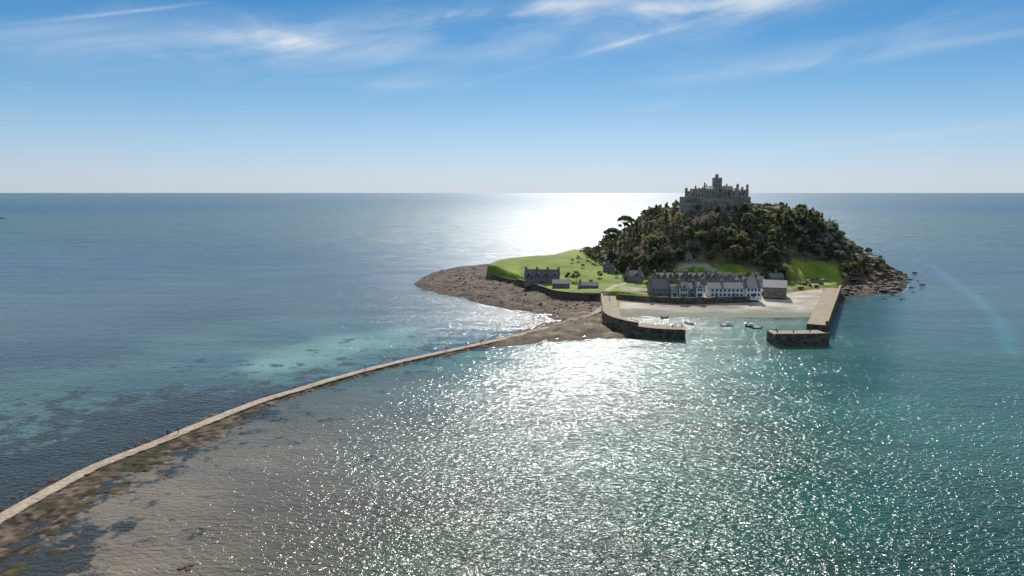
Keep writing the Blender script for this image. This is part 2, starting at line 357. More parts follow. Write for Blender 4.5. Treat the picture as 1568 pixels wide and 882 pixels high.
weed=np.where(rightside>0,.66*np.exp(-dcw/15)*np.where(SY<G(360,628)[1],1,.5), (.66*np.exp(-dcw/28)+np.where((SX<-20)&(SY<290),.27*np.exp(-dcw/160),0))*(1-.6*smooth((SY-188)/25)))
weed+= .42*np.exp(-(np.hypot(SX-G(60,860)[0],SY-G(60,860)[1])/14)**2)
weed+= .35*smooth(1+sdf(S,SX,SY)/9)
calm=np.exp(-np.where(rightside>0,dcw,dcw*2)/60)*np.where(SY<300,1,0)
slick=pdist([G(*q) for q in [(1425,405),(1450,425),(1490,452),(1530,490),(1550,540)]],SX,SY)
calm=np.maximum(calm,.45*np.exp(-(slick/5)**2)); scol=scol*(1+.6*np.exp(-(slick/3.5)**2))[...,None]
sh=np.stack([weed,calm,np.zeros_like(weed)],-1)
ny,nx=SX.shape; idx=np.arange(nx*ny).reshape(ny,nx)
Fs=np.stack([idx[:-1,:-1],idx[:-1,1:],idx[1:,1:],idx[1:,:-1]],-1).reshape(-1,4)
ms,nt,b=base('sea_water')
tc=nd(nt,'ShaderNodeTexCoord'); at=nd(nt,'ShaderNodeAttribute',attribute_name='Col'); at2=nd(nt,'ShaderNodeAttribute',attribute_name='Shore')
L=nt.links.new
def noise(scale,detail=4,rough=.55,vec=(1,1,1),rot=0,dist=0):
    mp=nd(nt,'ShaderNodeMapping'); mp.inputs['Scale'].default_value=vec; mp.inputs['Rotation'].default_value=(0,0,rot)
    L(tc.outputs['Object'],mp.inputs[0]); n_=nd(nt,'ShaderNodeTexNoise'); n_.noise_dimensions='2D'; n_.inputs['Scale'].default_value=scale
    n_.inputs['Detail'].default_value=detail; n_.inputs['Roughness'].default_value=rough; n_.inputs['Distortion'].default_value=dist
    L(mp.outputs[0],n_.inputs['Vector']); return n_.outputs['Fac']
def mth(op,a,b_=None,c=None):
    n_=nd(nt,'ShaderNodeMath',operation=op)
    for i,v in enumerate((a,b_,c)):
        if v is None: continue
        if isinstance(v,(int,float)): n_.inputs[i].default_value=v
        else: L(v,n_.inputs[i])
    return n_.outputs[0]
def mrange(v,a,b_,c,d):
    n_=nd(nt,'ShaderNodeMapRange'); 
    for i,q_ in enumerate((a,b_,c,d)): n_.inputs[i+1].default_value=q_
    L(v,n_.inputs[0]); return n_.outputs[0]
ss=nd(nt,'ShaderNodeSeparateColor'); L(at2.outputs['Color'],ss.inputs[0])
wn=noise(.11,7,.72)
wm=mrange(mth('ADD',wn,mth('MULTIPLY',ss.outputs[0],.55)),.64,.73,0,.92)
big=noise(.012,5,.6,(1,3,1),.15,.5)
streak=noise(.05,5,.7,(.35,1.6,1),.08,.2)
bigm=mth('MULTIPLY',mrange(big,.35,.65,.84,1.16),mrange(streak,.3,.7,.88,1.12))
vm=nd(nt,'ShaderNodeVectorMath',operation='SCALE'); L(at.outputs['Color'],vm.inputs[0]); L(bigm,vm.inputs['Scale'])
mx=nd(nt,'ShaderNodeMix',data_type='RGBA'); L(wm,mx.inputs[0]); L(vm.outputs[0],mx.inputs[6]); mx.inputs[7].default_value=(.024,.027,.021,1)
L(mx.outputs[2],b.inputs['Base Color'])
b.inputs['IOR'].default_value=1.34
sy_=nd(nt,'ShaderNodeSeparateXYZ'); L(tc.outputs['Object'],sy_.inputs[0])
rg=mth('SUBTRACT',mrange(sy_.outputs[1],300,850,.135,.295),mrange(sy_.outputs[1],130,220,-.045,0))
rmod=mth('MULTIPLY',mth('SUBTRACT',streak,.5),mrange(sy_.outputs[1],250,900,.08,.40))
L(mth('MAXIMUM',mth('ADD',rg,rmod),.07),b.inputs['Roughness'])
w1=noise(.55,1.5,.5,(1,1.9,1),.35,.4); w2=noise(1.8,1.5,.5,(1,1.6,1),-.3,.3); w0=noise(.07,2,.5,(1,2.2,1),.2)
hgt=mth('ADD',mth('ADD',mth('MULTIPLY',w1,.70),mth('MULTIPLY',w2,.22)),mth('MULTIPLY',w0,.8))
hgt=mth('MULTIPLY',hgt,mrange(ss.outputs[1],0,1,1,.35))
hgt=mth('MULTIPLY',hgt,mrange(sy_.outputs[1],150,240,1.0,.66))   # wave bump reduced past the foreground to set where the sun glint falls
bp=nd(nt,'ShaderNodeBump'); bp.inputs['Distance'].default_value=1.0
L(mrange(streak,.35,.65,.75,1.0),bp.inputs['Strength'])
L(hgt,bp.inputs['Height']); L(bp.outputs[0],b.inputs['Normal'])
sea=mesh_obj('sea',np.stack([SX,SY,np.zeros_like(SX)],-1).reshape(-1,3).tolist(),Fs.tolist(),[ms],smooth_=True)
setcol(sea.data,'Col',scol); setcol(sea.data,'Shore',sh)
# foam wakes
mf,nt,b=base('wake_foam'); b.inputs['Base Color'].default_value=(.75,.8,.8,1); b.inputs['Roughness'].default_value=.7
tc=nd(nt,'ShaderNodeTexCoord')
n_=nd(nt,'ShaderNodeTexNoise'); n_.inputs['Scale'].default_value=.9; n_.inputs['Detail'].default_value=6; nt.links.new(tc.outputs['Object'],n_.inputs['Vector'])
r_=nd(nt,'ShaderNodeMapRange'); r_.inputs[1].default_value=.46; r_.inputs[2].default_value=.70; r_.inputs[3].default_value=0; r_.inputs[4].default_value=.6
nt.links.new(n_.outputs['Fac'],r_.inputs[0]); nt.links.new(r_.outputs[0],b.inputs['Alpha'])
def flat_ribbon(name,pl,w0,w1,z):
    pl=catmull([Vector((a,b_,0)) for a,b_ in pl],1.5); nr=normals(pl); N=len(pl); vs=[]
    for i,(p_,q_) in enumerate(zip(pl,nr)):
        ww=w0+(w1-w0)*i/N
        for s_ in (-ww,ww): vs.append((p_.x+q_.x*s_,p_.y+q_.y*s_,z))
    return mesh_obj(name,vs,[(2*i,2*i+1,2*i+3,2*i+2) for i in range(N-1)],[mf])
flat_ribbon('boat_wake',[G(*q_) for q_ in [(1160,504),(1156,511),(1155,519),(1160,528),(1163,540),(1160,552)]],.35,.9,.02)
flat_ribbon('boat_wake',[G(*q_) for q_ in [(1152,503),(1140,510),(1128,521)]],.2,.5,.024)
flat_ribbon('boat_wake',[G(*q_) for q_ in [(1153,502),(1110,508),(1075,513)]],.2,.4,.028)
e_=[G(*q_) for q_ in [(632,436),(642,427),(662,417),(700,408),(745,403)]]
flat_ribbon('shore_foam',e_,.6,.9,.03)
flat_ribbon('shore_foam',[G(*q_) for q_ in [(1366,411),(1376,420),(1390,434),(1380,449),(1340,453)]],.5,.8,.03)
# ------------------------------------------------------------------ rocks
def rock_proto(seed):
    bm=bmesh.new(); bmesh.ops.create_icosphere(bm,subdivisions=2,radius=1)
    r=np.random.default_rng(seed); dirs=r.normal(size=(7,3)); dirs/=np.linalg.norm(dirs,axis=1)[:,None]; lim=r.uniform(.45,.9,7)
    for v in bm.verts:
        c=np.array(v.co)
        for d,l in zip(dirs,lim):
            k=c@d
            if k>l: c=c-d*(k-l)
        c*=np.array([1,.8,.5]); v.co=Vector(c.tolist())
    vs=np.array([v.co[:] for v in bm.verts]); fs=[[v.index for v in f.verts] for f in bm.faces]; bm.free(); return vs,np.array(fs)
protos=[rock_proto(i) for i in range(4)]
def scatter_rocks(name,pts,mat='rock'):
    VV=[];FF=[];n0=0
    for (x,y,z,s) in pts:
        v,f=protos[rng.integers(4)]; a=rng.uniform(0,6.28); c,s_=math.cos(a),math.sin(a)
        q=v*s*rng.uniform(.7,1.3,3); q=np.stack([q[:,0]*c-q[:,1]*s_,q[:,0]*s_+q[:,1]*c,q[:,2]],1)+np.array([x,y,z])
        VV.append(q);FF.append(f+n0);n0+=len(v)
    return mesh_obj(name,np.concatenate(VV).tolist(),np.concatenate(FF).tolist(),[M[mat]])
pts=[]
cand=rng.uniform((-75,300),(320,620),(16000,2)); a=sdf(S,cand[:,0],cand[:,1]); b_=sdf(P,cand[:,0],cand[:,1]); c_=sdf(BEACH,cand[:,0],cand[:,1]); hh=height(cand[:,0],cand[:,1])
cd_=pdist(cpl[::4],cand[:,0],cand[:,1])
for (x,y),d1,d2,d3,z,dc in zip(cand,a,b_,c_,hh,cd_):
    if d1>-4 and d2<-.5 and d3<-1 and dc>3.0:
        big_=x>180; s=rng.choice([.25,.45,.75,1.3],p=[.4,.35,.2,.05])*(2.2 if big_ else .85)
        if d1<0 and rng.random()<.7: continue
        pts.append((x,y,max(z,-.4)+s*.05,s))
for _ in range(600):
    x=rng.uniform(228,300); y=rng.uniform(430,600); z=hz(x,y)
    if z>0: pts.append((x,y,z,rng.uniform(.8,3.2)))
scatter_rocks('shore_rocks',pts)
pts=[]
for _ in range(3000):
    i=rng.integers(len(clf)); s_=arf[i]; near=s_<s_turn
    side=1 if rng.random()<.66 else -1
    o=side*(2.1+abs(rng.normal())*( (7 if side>0 else 2.0) if near else 1.1))
    x=clf[i].x+cnf[i].x*o; y=clf[i].y+cnf[i].y*o
    pts.append((x,y,.05-abs(o)*.012,rng.choice([.15,.26,.42],p=[.55,.35,.10])))
for a_,b2 in [(285,868),(292,866),(278,870),(288,872)]: x,y=G(a_,b2); pts.append((x,y,.05,.6))
scatter_rocks('causeway_boulders',pts)
pts=[]
for a_,b2,s in [(1412,436,1.6),(1392,428,1.8),(1395,440,1.2),(1366,452,1.3),(1380,458,1.0),(1400,418,1.5),(1352,458,1.2),(1405,430,.9),(1398,447,.8)]:
    x,y=G(a_,b2); pts.append((x,y,.1,s)); pts.append((x+2,y+1,0,s*.7))
scatter_rocks('offshore_rocks',pts)
x,y=G(3,334.5); scatter_rocks('distant_rock_islet',[(x,y,0,7),(x-9,y+3,0,5),(x+8,y,0,4)])
# ------------------------------------------------------------------ walls, piers
def wall(name,pl,t,z0,z1,mats,mi=(0,1,0)):
    pts_=[Vector((p[0],p[1],0)) for p in pl]
    return ribbon(name,pts_,[(t/2,z0),(t/2,z1),(-t/2,z1),(-t/2,z0)],mats,list(mi))
V3=lambda l:[Vector((p[0],p[1],0)) for p in l]
def smoothpl(l,step=3): return [(p.x,p.y) for p in catmull(V3(l),step)]
WL=smoothpl(WALL_L)
k=len(WL)//3
wall('sea_wall',WL[:k+1],1.0,-1,4.6,[M['quay'],M['stone']])
wall('sea_wall',WL[k:]+[G(921,462)],1.2,-1,5.6,[M['quay'],M['quaytop']])
wall('quay_wall',smoothpl(QUAY)+[G(1150,459)],1.0,-1,4.7,[M['quay'],M['quaytop']])
wall('quay_wall',[G(1150,459),G(1195,456),G(1204,452)],.8,-1,4.4,[M['quay'],M['quaytop']])
LP=smoothpl([G(931,453,4.4),G(934,470,4.4),G(939,484,4.4),G(962,493,4.4),G(1000,499.5,4.4),G(1049,502,4.4)],2.5)
RP=smoothpl([G(1276,441,4.4),G(1268,460,4.4),G(1259,480,4.4),G(1252,497,4.4)],4)
def offs_pl(pl,o):
    v=V3(pl); n_=normals(v); return [(p.x+q.x*o,p.y+q.y*o) for p,q in zip(v,n_)]
e=empty('harbour_pier')
o=wall('pier_body',LP,8.0,-3,4.4,[M['quay'],M['quaytop']]); o.parent=e
kk=int(len(LP)*.83)
o=wall('parapet',offs_pl(LP,3.35)[:kk],1.0,4.403,5.9,[M['quay'],M['quaytop']]); o.parent=e
e=empty('harbour_pier')
o=wall('pier_body',RP,8.5,-3,4.4,[M['quay'],M['quaytop']]); o.parent=e
o=wall('parapet',offs_pl(RP,-3.6),1.1,4.403,6.2,[M['quay'],M['quaytop']]); o.parent=e
hd=[G(1261,508.5,4.4),G(1220,509.5,4.4),G(1181,509.5,4.4)]
o=wall('pier_head',hd,9.0,-3,4.38,[M['quay'],M['quaytop']]); o.parent=e
o=wall('head_kerb',offs_pl(hd,-4.1),.5,4.383,4.9,[M['quay'],M['quaytop']]); o.parent=e
def bollard(x,y,z):
    p=Parts(); p.cyl('post',M['rubber'],0,0,0,.7,.28,.2); p.cyl('cap',M['rubber'],0,0,.703,.85,.32,.28); p.finish('mooring_bollard',(x,y,z))
for q_ in [(1190,509),(1215,509),(1240,508),(1030,501),(1044,501)]:
    x,y=G(q_[0],q_[1],4.4); bollard(x,y,4.4)
# ------------------------------------------------------------------ village
def at_px(x,y,dz=0):
    a,b_,c=GT(x,y); return (a,b_,c+dz)
def hs(name,x0,x1,yb,D,zetop,zrtop,wallm,roofm,ncol,rz=0,base_z=None,**k):
    z=base_z if base_z is not None else 4.0
    ax_,ay_=G(x0,yb,z); bx_,by_=G(x1,yb,z)
    return house(name,((ax_+bx_)/2,(ay_+by_)/2,z),rz,(bx_-ax_),D,zetop,zrtop,wallm,roofm,ncol,**k)
hzA=at_px(830,436)[2]
hs('stone_terrace_house',803,856,435,8,4.8,8.4,M['stone'],M['slate'],8,-.12,hzA,dormers=4,chim=(.03,.35,.66,.97))
hs('stone_boathouse',846,872,441,6,2.6,4.4,M['stone'],M['slateL'],3,-.1,at_px(858,442)[2],storeys=1,chim=())
hs('stone_shed',885,916,444,5,2.6,4.2,M['stone'],M['slateL'],3,-.1,4.5,storeys=1,chim=(.1,))
hs('stone_house',962,986,434,9,4.4,7.6,M['stone'],M['slate'],3,.2,4.2,dormers=1,chim=(.1,.9))
hs('stone_cottage_row',1003,1050,433,7,3.6,5.7,M['stone'],M['slate'],7,-.03,4.2,dormers=5,chim=(.02,.33,.66,.98))
hs('stone_cottage_row',1052,1098,433,7,3.6,5.7,M['stone'],M['slate'],7,-.03,4.2,dormers=5,chim=(.02,.33,.66,.98))
hs('slate_barn',996,1026,454,11,4.4,8.4,M['stone'],M['slate'],4,-.03,4.0,chim=(.05,.95))
hs('slate_lean_to',1028,1038,455,7,3.2,5.6,M['cream'],M['slate'],2,-.03,4.0,chim=(),storeys=1)
hs('rendered_cottage',1040,1054,455.5,8,5.2,7.8,M['cream'],M['slate'],3,-.02,4.0,dormers=1,chim=(.1,))
hs('rendered_cottage',1055,1065,455,8,4.7,7.1,M['stone'],M['slate'],2,-.02,4.0,chim=(.9,))
hs('rendered_cottage',1066,1077,455.5,8,5.4,8.0,M['white'],M['slate'],2,-.02,4.0,dormers=1,chim=(.9,))
hs('white_quayside_building',1086,1140,455,9,4.6,7.2,M['white'],M['slateL'],8,-.02,4.0,chim=(.4,),frame=False,doors=(.2,.7))
hs('white_quayside_building',1141.5,1166,455.5,10,5.2,8.2,M['white'],M['slate'],4,-.02,4.0,chim=(.1,.9),frame=False,doors=(.5,))
hs('rear_slate_house',1100,1122,443,7,4.6,7.4,M['stone'],M['slate'],4,-.02,4.0,chim=(.1,.9))
hs('rear_slate_house',1124,1145,442,7,4.2,6.8,M['cream'],M['slate'],4,-.02,4.0,dormers=2,chim=(.5,))
hs('grey_boat_store',1169,1203,452,14,4.2,7.4,M['stone'],M['slateL'],4,-.35,4.0,storeys=1,chim=())
hs('harbour_office',1150,1172,440,8,3.8,6.2,M['cream'],M['slate'],4,.1,4.1,chim=(.5,))
hs('garden_cottage',1180,1200,432,6,3.0,5.2,M['stone'],M['slateL'],3,0,5,storeys=1,chim=(.5,))
hs('garden_cottage',925,940,418,6,3.4,5.8,M['stone'],M['slate'],2,0,at_px(932,419)[2],chim=(.5,))
hs('stone_cottage',1078,1086,446,6,3.6,6.0,M['stone'],M['slate'],1,0,4.0,chim=(.1,))
x,y,z=at_px(1055,404)
p=Parts(); p.box('walls',M['stone'],-2.3,2.3,0,4.6,-1.5,4.2); p.add('roof',M['slate'],[(-2.6,-.3,4.203),(2.6,-.3,4.203),(2.6,4.9,4.203),(-2.6,4.9,4.203),(0,2.3,8.2)],[(0,3,2,1),(0,1,4),(1,2,4),(2,3,4),(3,0,4)])
p.box('windows',M['glass'],-.5,.5,-.06,.05,1.6,3.2); p.box('porch_wall',M['stone'],2.303,4.6,.8,3.6,-1.5,2.6); p.finish('hillside_lodge',(x,y,z),0)
wall('garden_wall',[G(942,448,4.6),G(1000,447,4.6)],.5,3,5.1,[M['stone'],M['stone']])
wall('garden_wall',[GT(1206,428)[:2],GT(1240,430)[:2],GT(1268,431)[:2]],.5,3,5.6,[M['stone'],M['stone']])
# ------------------------------------------------------------------ castle
cz=49.0; cyy=506.0; kx=cyy/F*1.0*1.01
def cX(px): return (px-1090)*kx
def cZ(py): return CH+(295-py)*kx-cz
p=Parts(); g=M['granite']
def blk(x0,x1,y0,d,ytop,part='walls',cren=True,zb=-6,win=None,storeys=1,wh=1.7):
    a,b_=cX(x0),cX(x1); zt=cZ(ytop); p.box(part,g,a,b_,y0,y0+d,zb,zt)
    if cren: p.box('string_course',g,a-.12,b_+.12,y0-.12,y0+d+.12,zt-.5,zt-.2); p.crenel('battlements',g,a,b_,y0,y0+d,zt,w=.75,h=.95,t=.4)
    if win:
        zs=[zt-2.9-3.1*i for i in range(storeys)]
        windows(p,a+.4,b_-.4,y0,zs,win,.75,wh,back=y0+d,frame=False)
blk(1040,1053,-5,13,303,win=3); 
blk(1051,1072,-3,15,294.5,win=4,storeys=2)
blk(1056,1066,-1,10,291,zb=2)
blk(1070,1091,-1.5,13,290.5,win=5,storeys=2)
blk(1063,1112,-8,8,305.5,win=8,wh=1.2)
blk(1088.5,1100,2,5.6,274.5,part='tower_walls',win=2,storeys=3)
blk(1092,1096,4.5,2,269.5,part='tower_turret')
blk(1112,1136.5,-4,15,292.5,win=5,storeys=2)
blk(1128,1138,-7,10,303,win=2)
a,b_=cX(1099),cX(1117); p.box('walls',g,a,b_,1,9,-6,cZ(291)); p.gable(a,b_,1,9,cZ(291),cZ(285.5),g,M['slate']); windows(p,a+.5,b_-.5,1,[cZ(291)-4],4,.8,2.4,frame=False)
a,b_=cX(1073),cX(1088); p.gable(a,b_,0,8,cZ(290),cZ(286),g,M['slate'])
for px,yt,r,y0 in [(1043.5,290,1.0,-4),(1048,291,.7,5),(1058,287,.6,-2.5),(1074.5,282,.55,3),(1079,285,.5,6),(1103,287,.5,1),(1119.5,285,.85,-3.5),(1126.5,284,.6,5),(1134.5,285,.9,-3.5),(1111,284,.6,8),(1136,288,.7,9)]:
    zt=cZ(yt); p.cyl('turrets',g,cX(px),y0,-3,zt,r,r,8); p.cyl('turret_caps',g,cX(px),y0,zt+.003,zt+.5,r+.2,r+.2,8); p.cyl('turret_spires',g,cX(px),y0,zt+.505,zt+1.5,r*.9,.08,8)
for px,yt,y0 in [(1062,287.5,4),(1068,288,6),(1084,285,4),(1122,288,4),(1130,288,2)]:
    p.box('chimneys',g,cX(px)-.6,cX(px)+.6,y0,y0+.9,0,cZ(yt)); 
for px in (1066,1073,1081,1089,1098,1106):
    p.box('buttresses',g,cX(px)-.5,cX(px)+.5,-9.2,-8.003,-7,cZ(309))
p.box('flagpole',M['frame'],cX(1094)-.07,cX(1094)+.07,5.5,5.64,cZ(269.5),cZ(264.5))
p.finish('hilltop_castle',((1090-784)*kx,cyy,cz),0)
pts=[]
for _ in range(260):
    x=rng.uniform(120,182); y=rng.uniform(482,500); z=hz(x,y); pts.append((x,y,z,rng.uniform(.8,2.4)))
for _ in range(330):
    x=rng.uniform(178,262); y=rng.uniform(462,530); z=hz(x,y); s=rng.uniform(1.2,3.8)
    if fbm(np.array(x*.06),np.array(y*.06),3,88)>.47: pts.append((x,y,z+s*.8,s))
scatter_rocks('granite_crags',pts,'crag')
# ------------------------------------------------------------------ trees
def cone(V_,F_,MI,p0,p1,r0,r1,n=6,mi=0):
    d=(Vector(p1)-Vector(p0)); q=d.to_track_quat('Z','Y'); b0=len(V_)
    for c,r in ((p0,r0),(p1,r1)):
        for i in range(n):
            a=2*math.pi*i/n; v=Vector(c)+q@Vector((r*math.cos(a),r*math.sin(a),0)); V_.append(v[:])
    for i in range(n): F_.append((b0+i,b0+(i+1)%n,b0+n+(i+1)%n,b0+n+i)); MI.append(mi)
def tree_mesh(name,Ht,R_,leaf,seed,style='round',nclump=16,per=42,ls=.5):
    r=random.Random(seed); V_=[];F_=[];MI=[]
    th=Ht*(.45 if style!='umbrella' else .74)
    lean=Vector((r.uniform(-.12,.12)*Ht,r.uniform(-.1,.1)*Ht,0))
    top=Vector((0,0,th))+lean*.6; mid=top*.5+Vector((r.uniform(-.3,.3),r.uniform(-.3,.3),0))
    cone(V_,F_,MI,(0,0,-1),mid,Ht*.035,Ht*.026); cone(V_,F_,MI,mid,top,Ht*.026,Ht*.018)
    cl_=[]
    for i in range(nclump):
        a=r.uniform(0,6.28)
        if style=='umbrella':
            rr=R_*math.sqrt(r.random()); low=r.random()<.15; c=Vector((rr*math.cos(a),rr*math.sin(a),Ht*(.95-.10*(rr/R_)**2)-(Ht*.2 if low else 0))); cr=Vector((R_*.26,R_*.26,Ht*.035))
        elif style=='conifer':
            t=r.random(); rr=R_*(1-t)**.8*r.uniform(.4,1); c=Vector((rr*math.cos(a),rr*math.sin(a),Ht*(.2+.76*t))); cr=Vector((R_*.34,R_*.34,Ht*.07))
        else:
            ph=r.uniform(-.35,1); rr=R_*math.sqrt(max(0,1-max(ph,0)**2))*r.uniform(.45,.95); c=Vector((rr*math.cos(a),rr*math.sin(a),Ht*(.55+.36*ph))); cr=Vector((R_*.36,R_*.36,Ht*.13))*r.uniform(.7,1.25)
        c+=lean*(c.z/Ht); cl_.append((c,cr))
        st=mid.lerp(top,r.uniform(.2,1)) if style!='umbrella' else mid.lerp(top,r.uniform(.6,1))
        if i%2==0: cone(V_,F_,MI,st,c,Ht*.012,Ht*.003,4)
    for c,cr in cl_:
        for k in range(per):
            d=Vector((r.gauss(0,1),r.gauss(0,1),r.gauss(0,1))); d.normalize(); d*=r.random()**.4
            q=c+Vector((d.x*cr.x,d.y*cr.y,d.z*cr.z)); s=ls*r.uniform(.6,1.3)
            nrm=Vector((r.gauss(0,1),r.gauss(0,1),r.gauss(0,1)+.6)).normalized(); u=nrm.orthogonal().normalized(); w_=nrm.cross(u); an=r.uniform(0,6.28)
            u,w_=u*math.cos(an)+w_*math.sin(an),w_*math.cos(an)-u*math.sin(an); b0=len(V_)
            for a_,b2 in ((-1,-.4),(.1,-.8),(1,.3),(-.2,.8)): V_.append((q+u*s*a_+w_*s*b2)[:])
            F_.append((b0,b0+1,b0+2,b0+3)); MI.append(1)
    me=bpy.data.meshes.new(name); me.from_pydata(V_,[],F_); me.materials.append(M['bark']); me.materials.append(leaf)
    me.polygons.foreach_set('material_index',MI); me.update(); return me
T={'dark':[tree_mesh('evergreen_tree_mesh',10,4.2,M['leafD'],i,'round',18,44,.5) for i in range(4)],
   'con':[tree_mesh('conifer_mesh',12,3.2,M['leafD'],20+i,'conifer',20,36,.45) for i in range(3)],
   'olive':[tree_mesh('broadleaf_tree_mesh',9,4.0,M['leafG'],40+i,'round',16,40,.45) for i in range(3)],
   'bare':[tree_mesh('bare_tree_mesh',9,4.0,M['leafB'],60+i,'round',18,34,.32) for i in range(3)],
   'umb':[tree_mesh('umbrella_pine_mesh',15,5.4,M['leafD'],80+i,'umbrella',30,50,.46) for i in range(2)],
   'bush':[tree_mesh('shrub_mesh',3,2.2,M['leafG'],90+i,'round',10,40,.32) for i in range(2)]}
def put(name,kind,x,y,z,s,parent=None,sz=1):
    o=bpy.data.objects.new(name,random.choice(T[kind])); sc.collection.objects.link(o)
    o.location=(x,y,z-.3); o.rotation_euler=(0,0,random.uniform(0,6.28)); o.scale=(s,s,s*sz); 
    if parent: o.parent=parent
    return o
def pine_s(x,y,ztop): return max(.8,(ztop-hz(x,y))/14.6)
PINES=[(82,500,pine_s(82,500,43.5)),(72,492,pine_s(72,492,35)),(90,508,pine_s(90,508,40))]
wd=empty('woodland'); cnt=0
for gx in np.arange(50,292,5.6):
    for gy in np.arange(418,640,5.8):
        x=gx+rng.uniform(-2.4,2.4); y=gy+rng.uniform(-2.4,2.4); r=float(hill_r(np.array(x),np.array(y)))
        if r>1.0 or (121<x<181 and 496<y<530) or math.hypot(x-187,(y-510)*.8)<10: continue
        if any(float(sdf(pp,np.array(x),np.array(y+dy)))>-1.5 for pp in PATCH for dy in (0,8,15)): continue
        if x>238 and rng.random()<.55: continue
        if y>560 and rng.random()<.7: continue
        z=hz(x,y)
        brown=math.exp(-((x-130)/26)**2-((y-480)/28)**2)
        if rng.random()<brown*.8+.12: k='bare'
        else: k=rng.choice(['dark','con','olive'],p=[.5,.22,.28])
        s=rng.uniform(.5,1.12)
        if r<.36: s*=.45
        elif r<.5: s*=.72
        if x>215: s*=.68
        if x<108 and 478<y<580: s*=.58
        put('tree',k,x,y,z,s,wd,rng.uniform(.85,1.25)); cnt+=1
print('woodland trees',cnt)
sb=empty('hillside_shrubs')
for _ in range(420):
    x=rng.uniform(60,290); y=rng.uniform(416,560); r=float(hill_r(np.array(x),np.array(y)))
    if r>1.02 or (123<x<178 and 496<y<530): continue
    if any(float(sdf(pp,np.array(x),np.array(y)))>-1 for pp in PATCH) and rng.random()<.95: continue
    put('shrub','bush',x,y,hz(x,y),rng.uniform(.4,1.0),sb)
for x,y,s in PINES: put('umbrella_pine_tree','umb',x,y,hz(x,y),min(s,1.0) if s<1 else 1.0,None,max(1,s))
for a_,b2,s,k in [(882,431,.68,'dark'),(870,429,.5,'dark'),(876,402,.45,'bare'),(886,400,.5,'bare'),(900,398,.55,'dark'),(912,404,.7,'dark'),(893,410,.35,'olive'),(950,418,.75,'con'),(938,412,.7,'con'),(975,420,.6,'dark'),(990,424,.6,'olive'),(1193,424,.6,'dark'),(1204,420,.6,'dark'),(1180,418,.7,'dark'),(1145,424,.4,'olive'),(1165,427,.4,'dark'),(905,436,.4,'olive'),(1000,429,.45,'olive'),(918,425,.45,'dark'),(945,425,.5,'dark'),(955,430,.4,'olive'),(1078,427,.35,'dark'),(1025,424,.5,'dark'),(990,440,.4,'dark'),(1088,441,.35,'olive')]:
    x,y,z=at_px(a_,b2)
    put({'dark':'evergreen_tree','bare':'bare_tree','con':'conifer_tree','olive':'broadleaf_tree'}[k],k,x,y,z,s)
# ------------------------------------------------------------------ cars
def paint(name,c): return mk(name,c,tuple(min(1,v*1.1) for v in c),1,.3,0,spec=.5)
pc=[paint('car_paint_white',(.7,.7,.7)),paint('car_paint_silver',(.35,.36,.38)),paint('car_paint_dark',(.03,.035,.05)),paint('car_paint_red',(.35,.03,.02)),paint('car_paint_blue',(.03,.08,.25))]
def car(x,y,z,rz,m):
    p=Parts(); p.ext('body',m,[(-2.1,.35),(2.15,.35),(2.2,.75),(1.2,.95),(-2.0,1.0),(-2.15,.7)],-.85,.85,'y')
    p.ext('cabin_glass',M['glass'],[(-1.9,.97),(1.05,.95),(.35,1.42),(-1.5,1.42)],-.76,.76,'y'); p.box('roof_panel',m,-1.45,.3,-.72,.72,1.423,1.48)
    for wx in (-1.3,1.35):
        for wy in (-.86,.68): 
            vs=[(wx+.33*math.cos(i*.785),wy+d,.33+.33*math.sin(i*.785)) for d in (0,.18) for i in range(8)]
            p.add('wheels',M['rubber'],vs,[tuple(range(8)),tuple(range(15,7,-1))]+[(i,(i+1)%8,(i+1)%8+8,i+8) for i in range(8)])
    p.box('headlights',M['frame'],2.12,2.2,-.8,-.5,.6,.75); p.box('headlights',M['frame'],2.12,2.2,.5,.8,.6,.75)
    p.finish('parked_car',(x,y,z),rz)
for i,(a_,b2) in enumerate([(1212,434),(1222,435),(1231,437),(1240,438),(1250,440),(1236,432),(1247,433),(1257,436),(1226,443)]):
    x,y,z=at_px(a_,b2); car(x,y,z+.02,1.3+.3*(i%3),pc[i%5])
# ------------------------------------------------------------------ boats
def boat(name,x,y,rz,Ln,m,cabin=True):
    p=Parts(); secs=[(-.5,.34,.0),(-.25,.40,-.02),(.1,.38,0),(.35,.22,.06),(.5,.02,.16)]; B_=Ln*.42
    vs=[]
    for t,hw,rise in secs:
        X_=t*Ln; w_=hw*B_*1.1; vs+=[(X_,-w_,.75+rise*2),(X_,-w_*.75,-.1),(X_,0,-.35),(X_,w_*.75,-.1),(X_,w_,.75+rise*2)]
    fs=[]
    for i in range(4):
        for j in range(4): a_=i*5+j; fs.append((a_,a_+5,a_+6,a_+1))
    fs.append((0,1,2,3,4)); p.add('hull',m,vs,fs)
    dv=[(t*Ln,s*hw*B_*.98*1.1,.6+rise*2) for t,hw,rise in secs for s in (-1,1)]
    p.add('deck',M['cream'],dv,[(2*i,2*i+2,2*i+3,2*i+1) for i in range(4)])
    if cabin:
        p.ext('cabin',M['frame'],[(-.05*Ln,.62),(.26*Ln,.66),(.2*Ln,1.7),(-.05*Ln,1.8)],-B_*.22,B_*.22,'y'); p.ext('cabin_windows',M['glass'],[(0,1.2),(.2*Ln,1.2),(.19*Ln,1.55),(0,1.55)],-B_*.225,B_*.225,'y')
    else:
        for t in (-.25,0,.2): p.box('thwarts',M['door'],t*Ln-.12,t*Ln+.12,-B_*.33,B_*.33,.62,.68)
    p.box('outboard_motor',M['rubber'],-.5*Ln-.35,-.5*Ln-.02,-.15,.15,.2,1.2)
    p.finish(name,(x,y,0),rz)
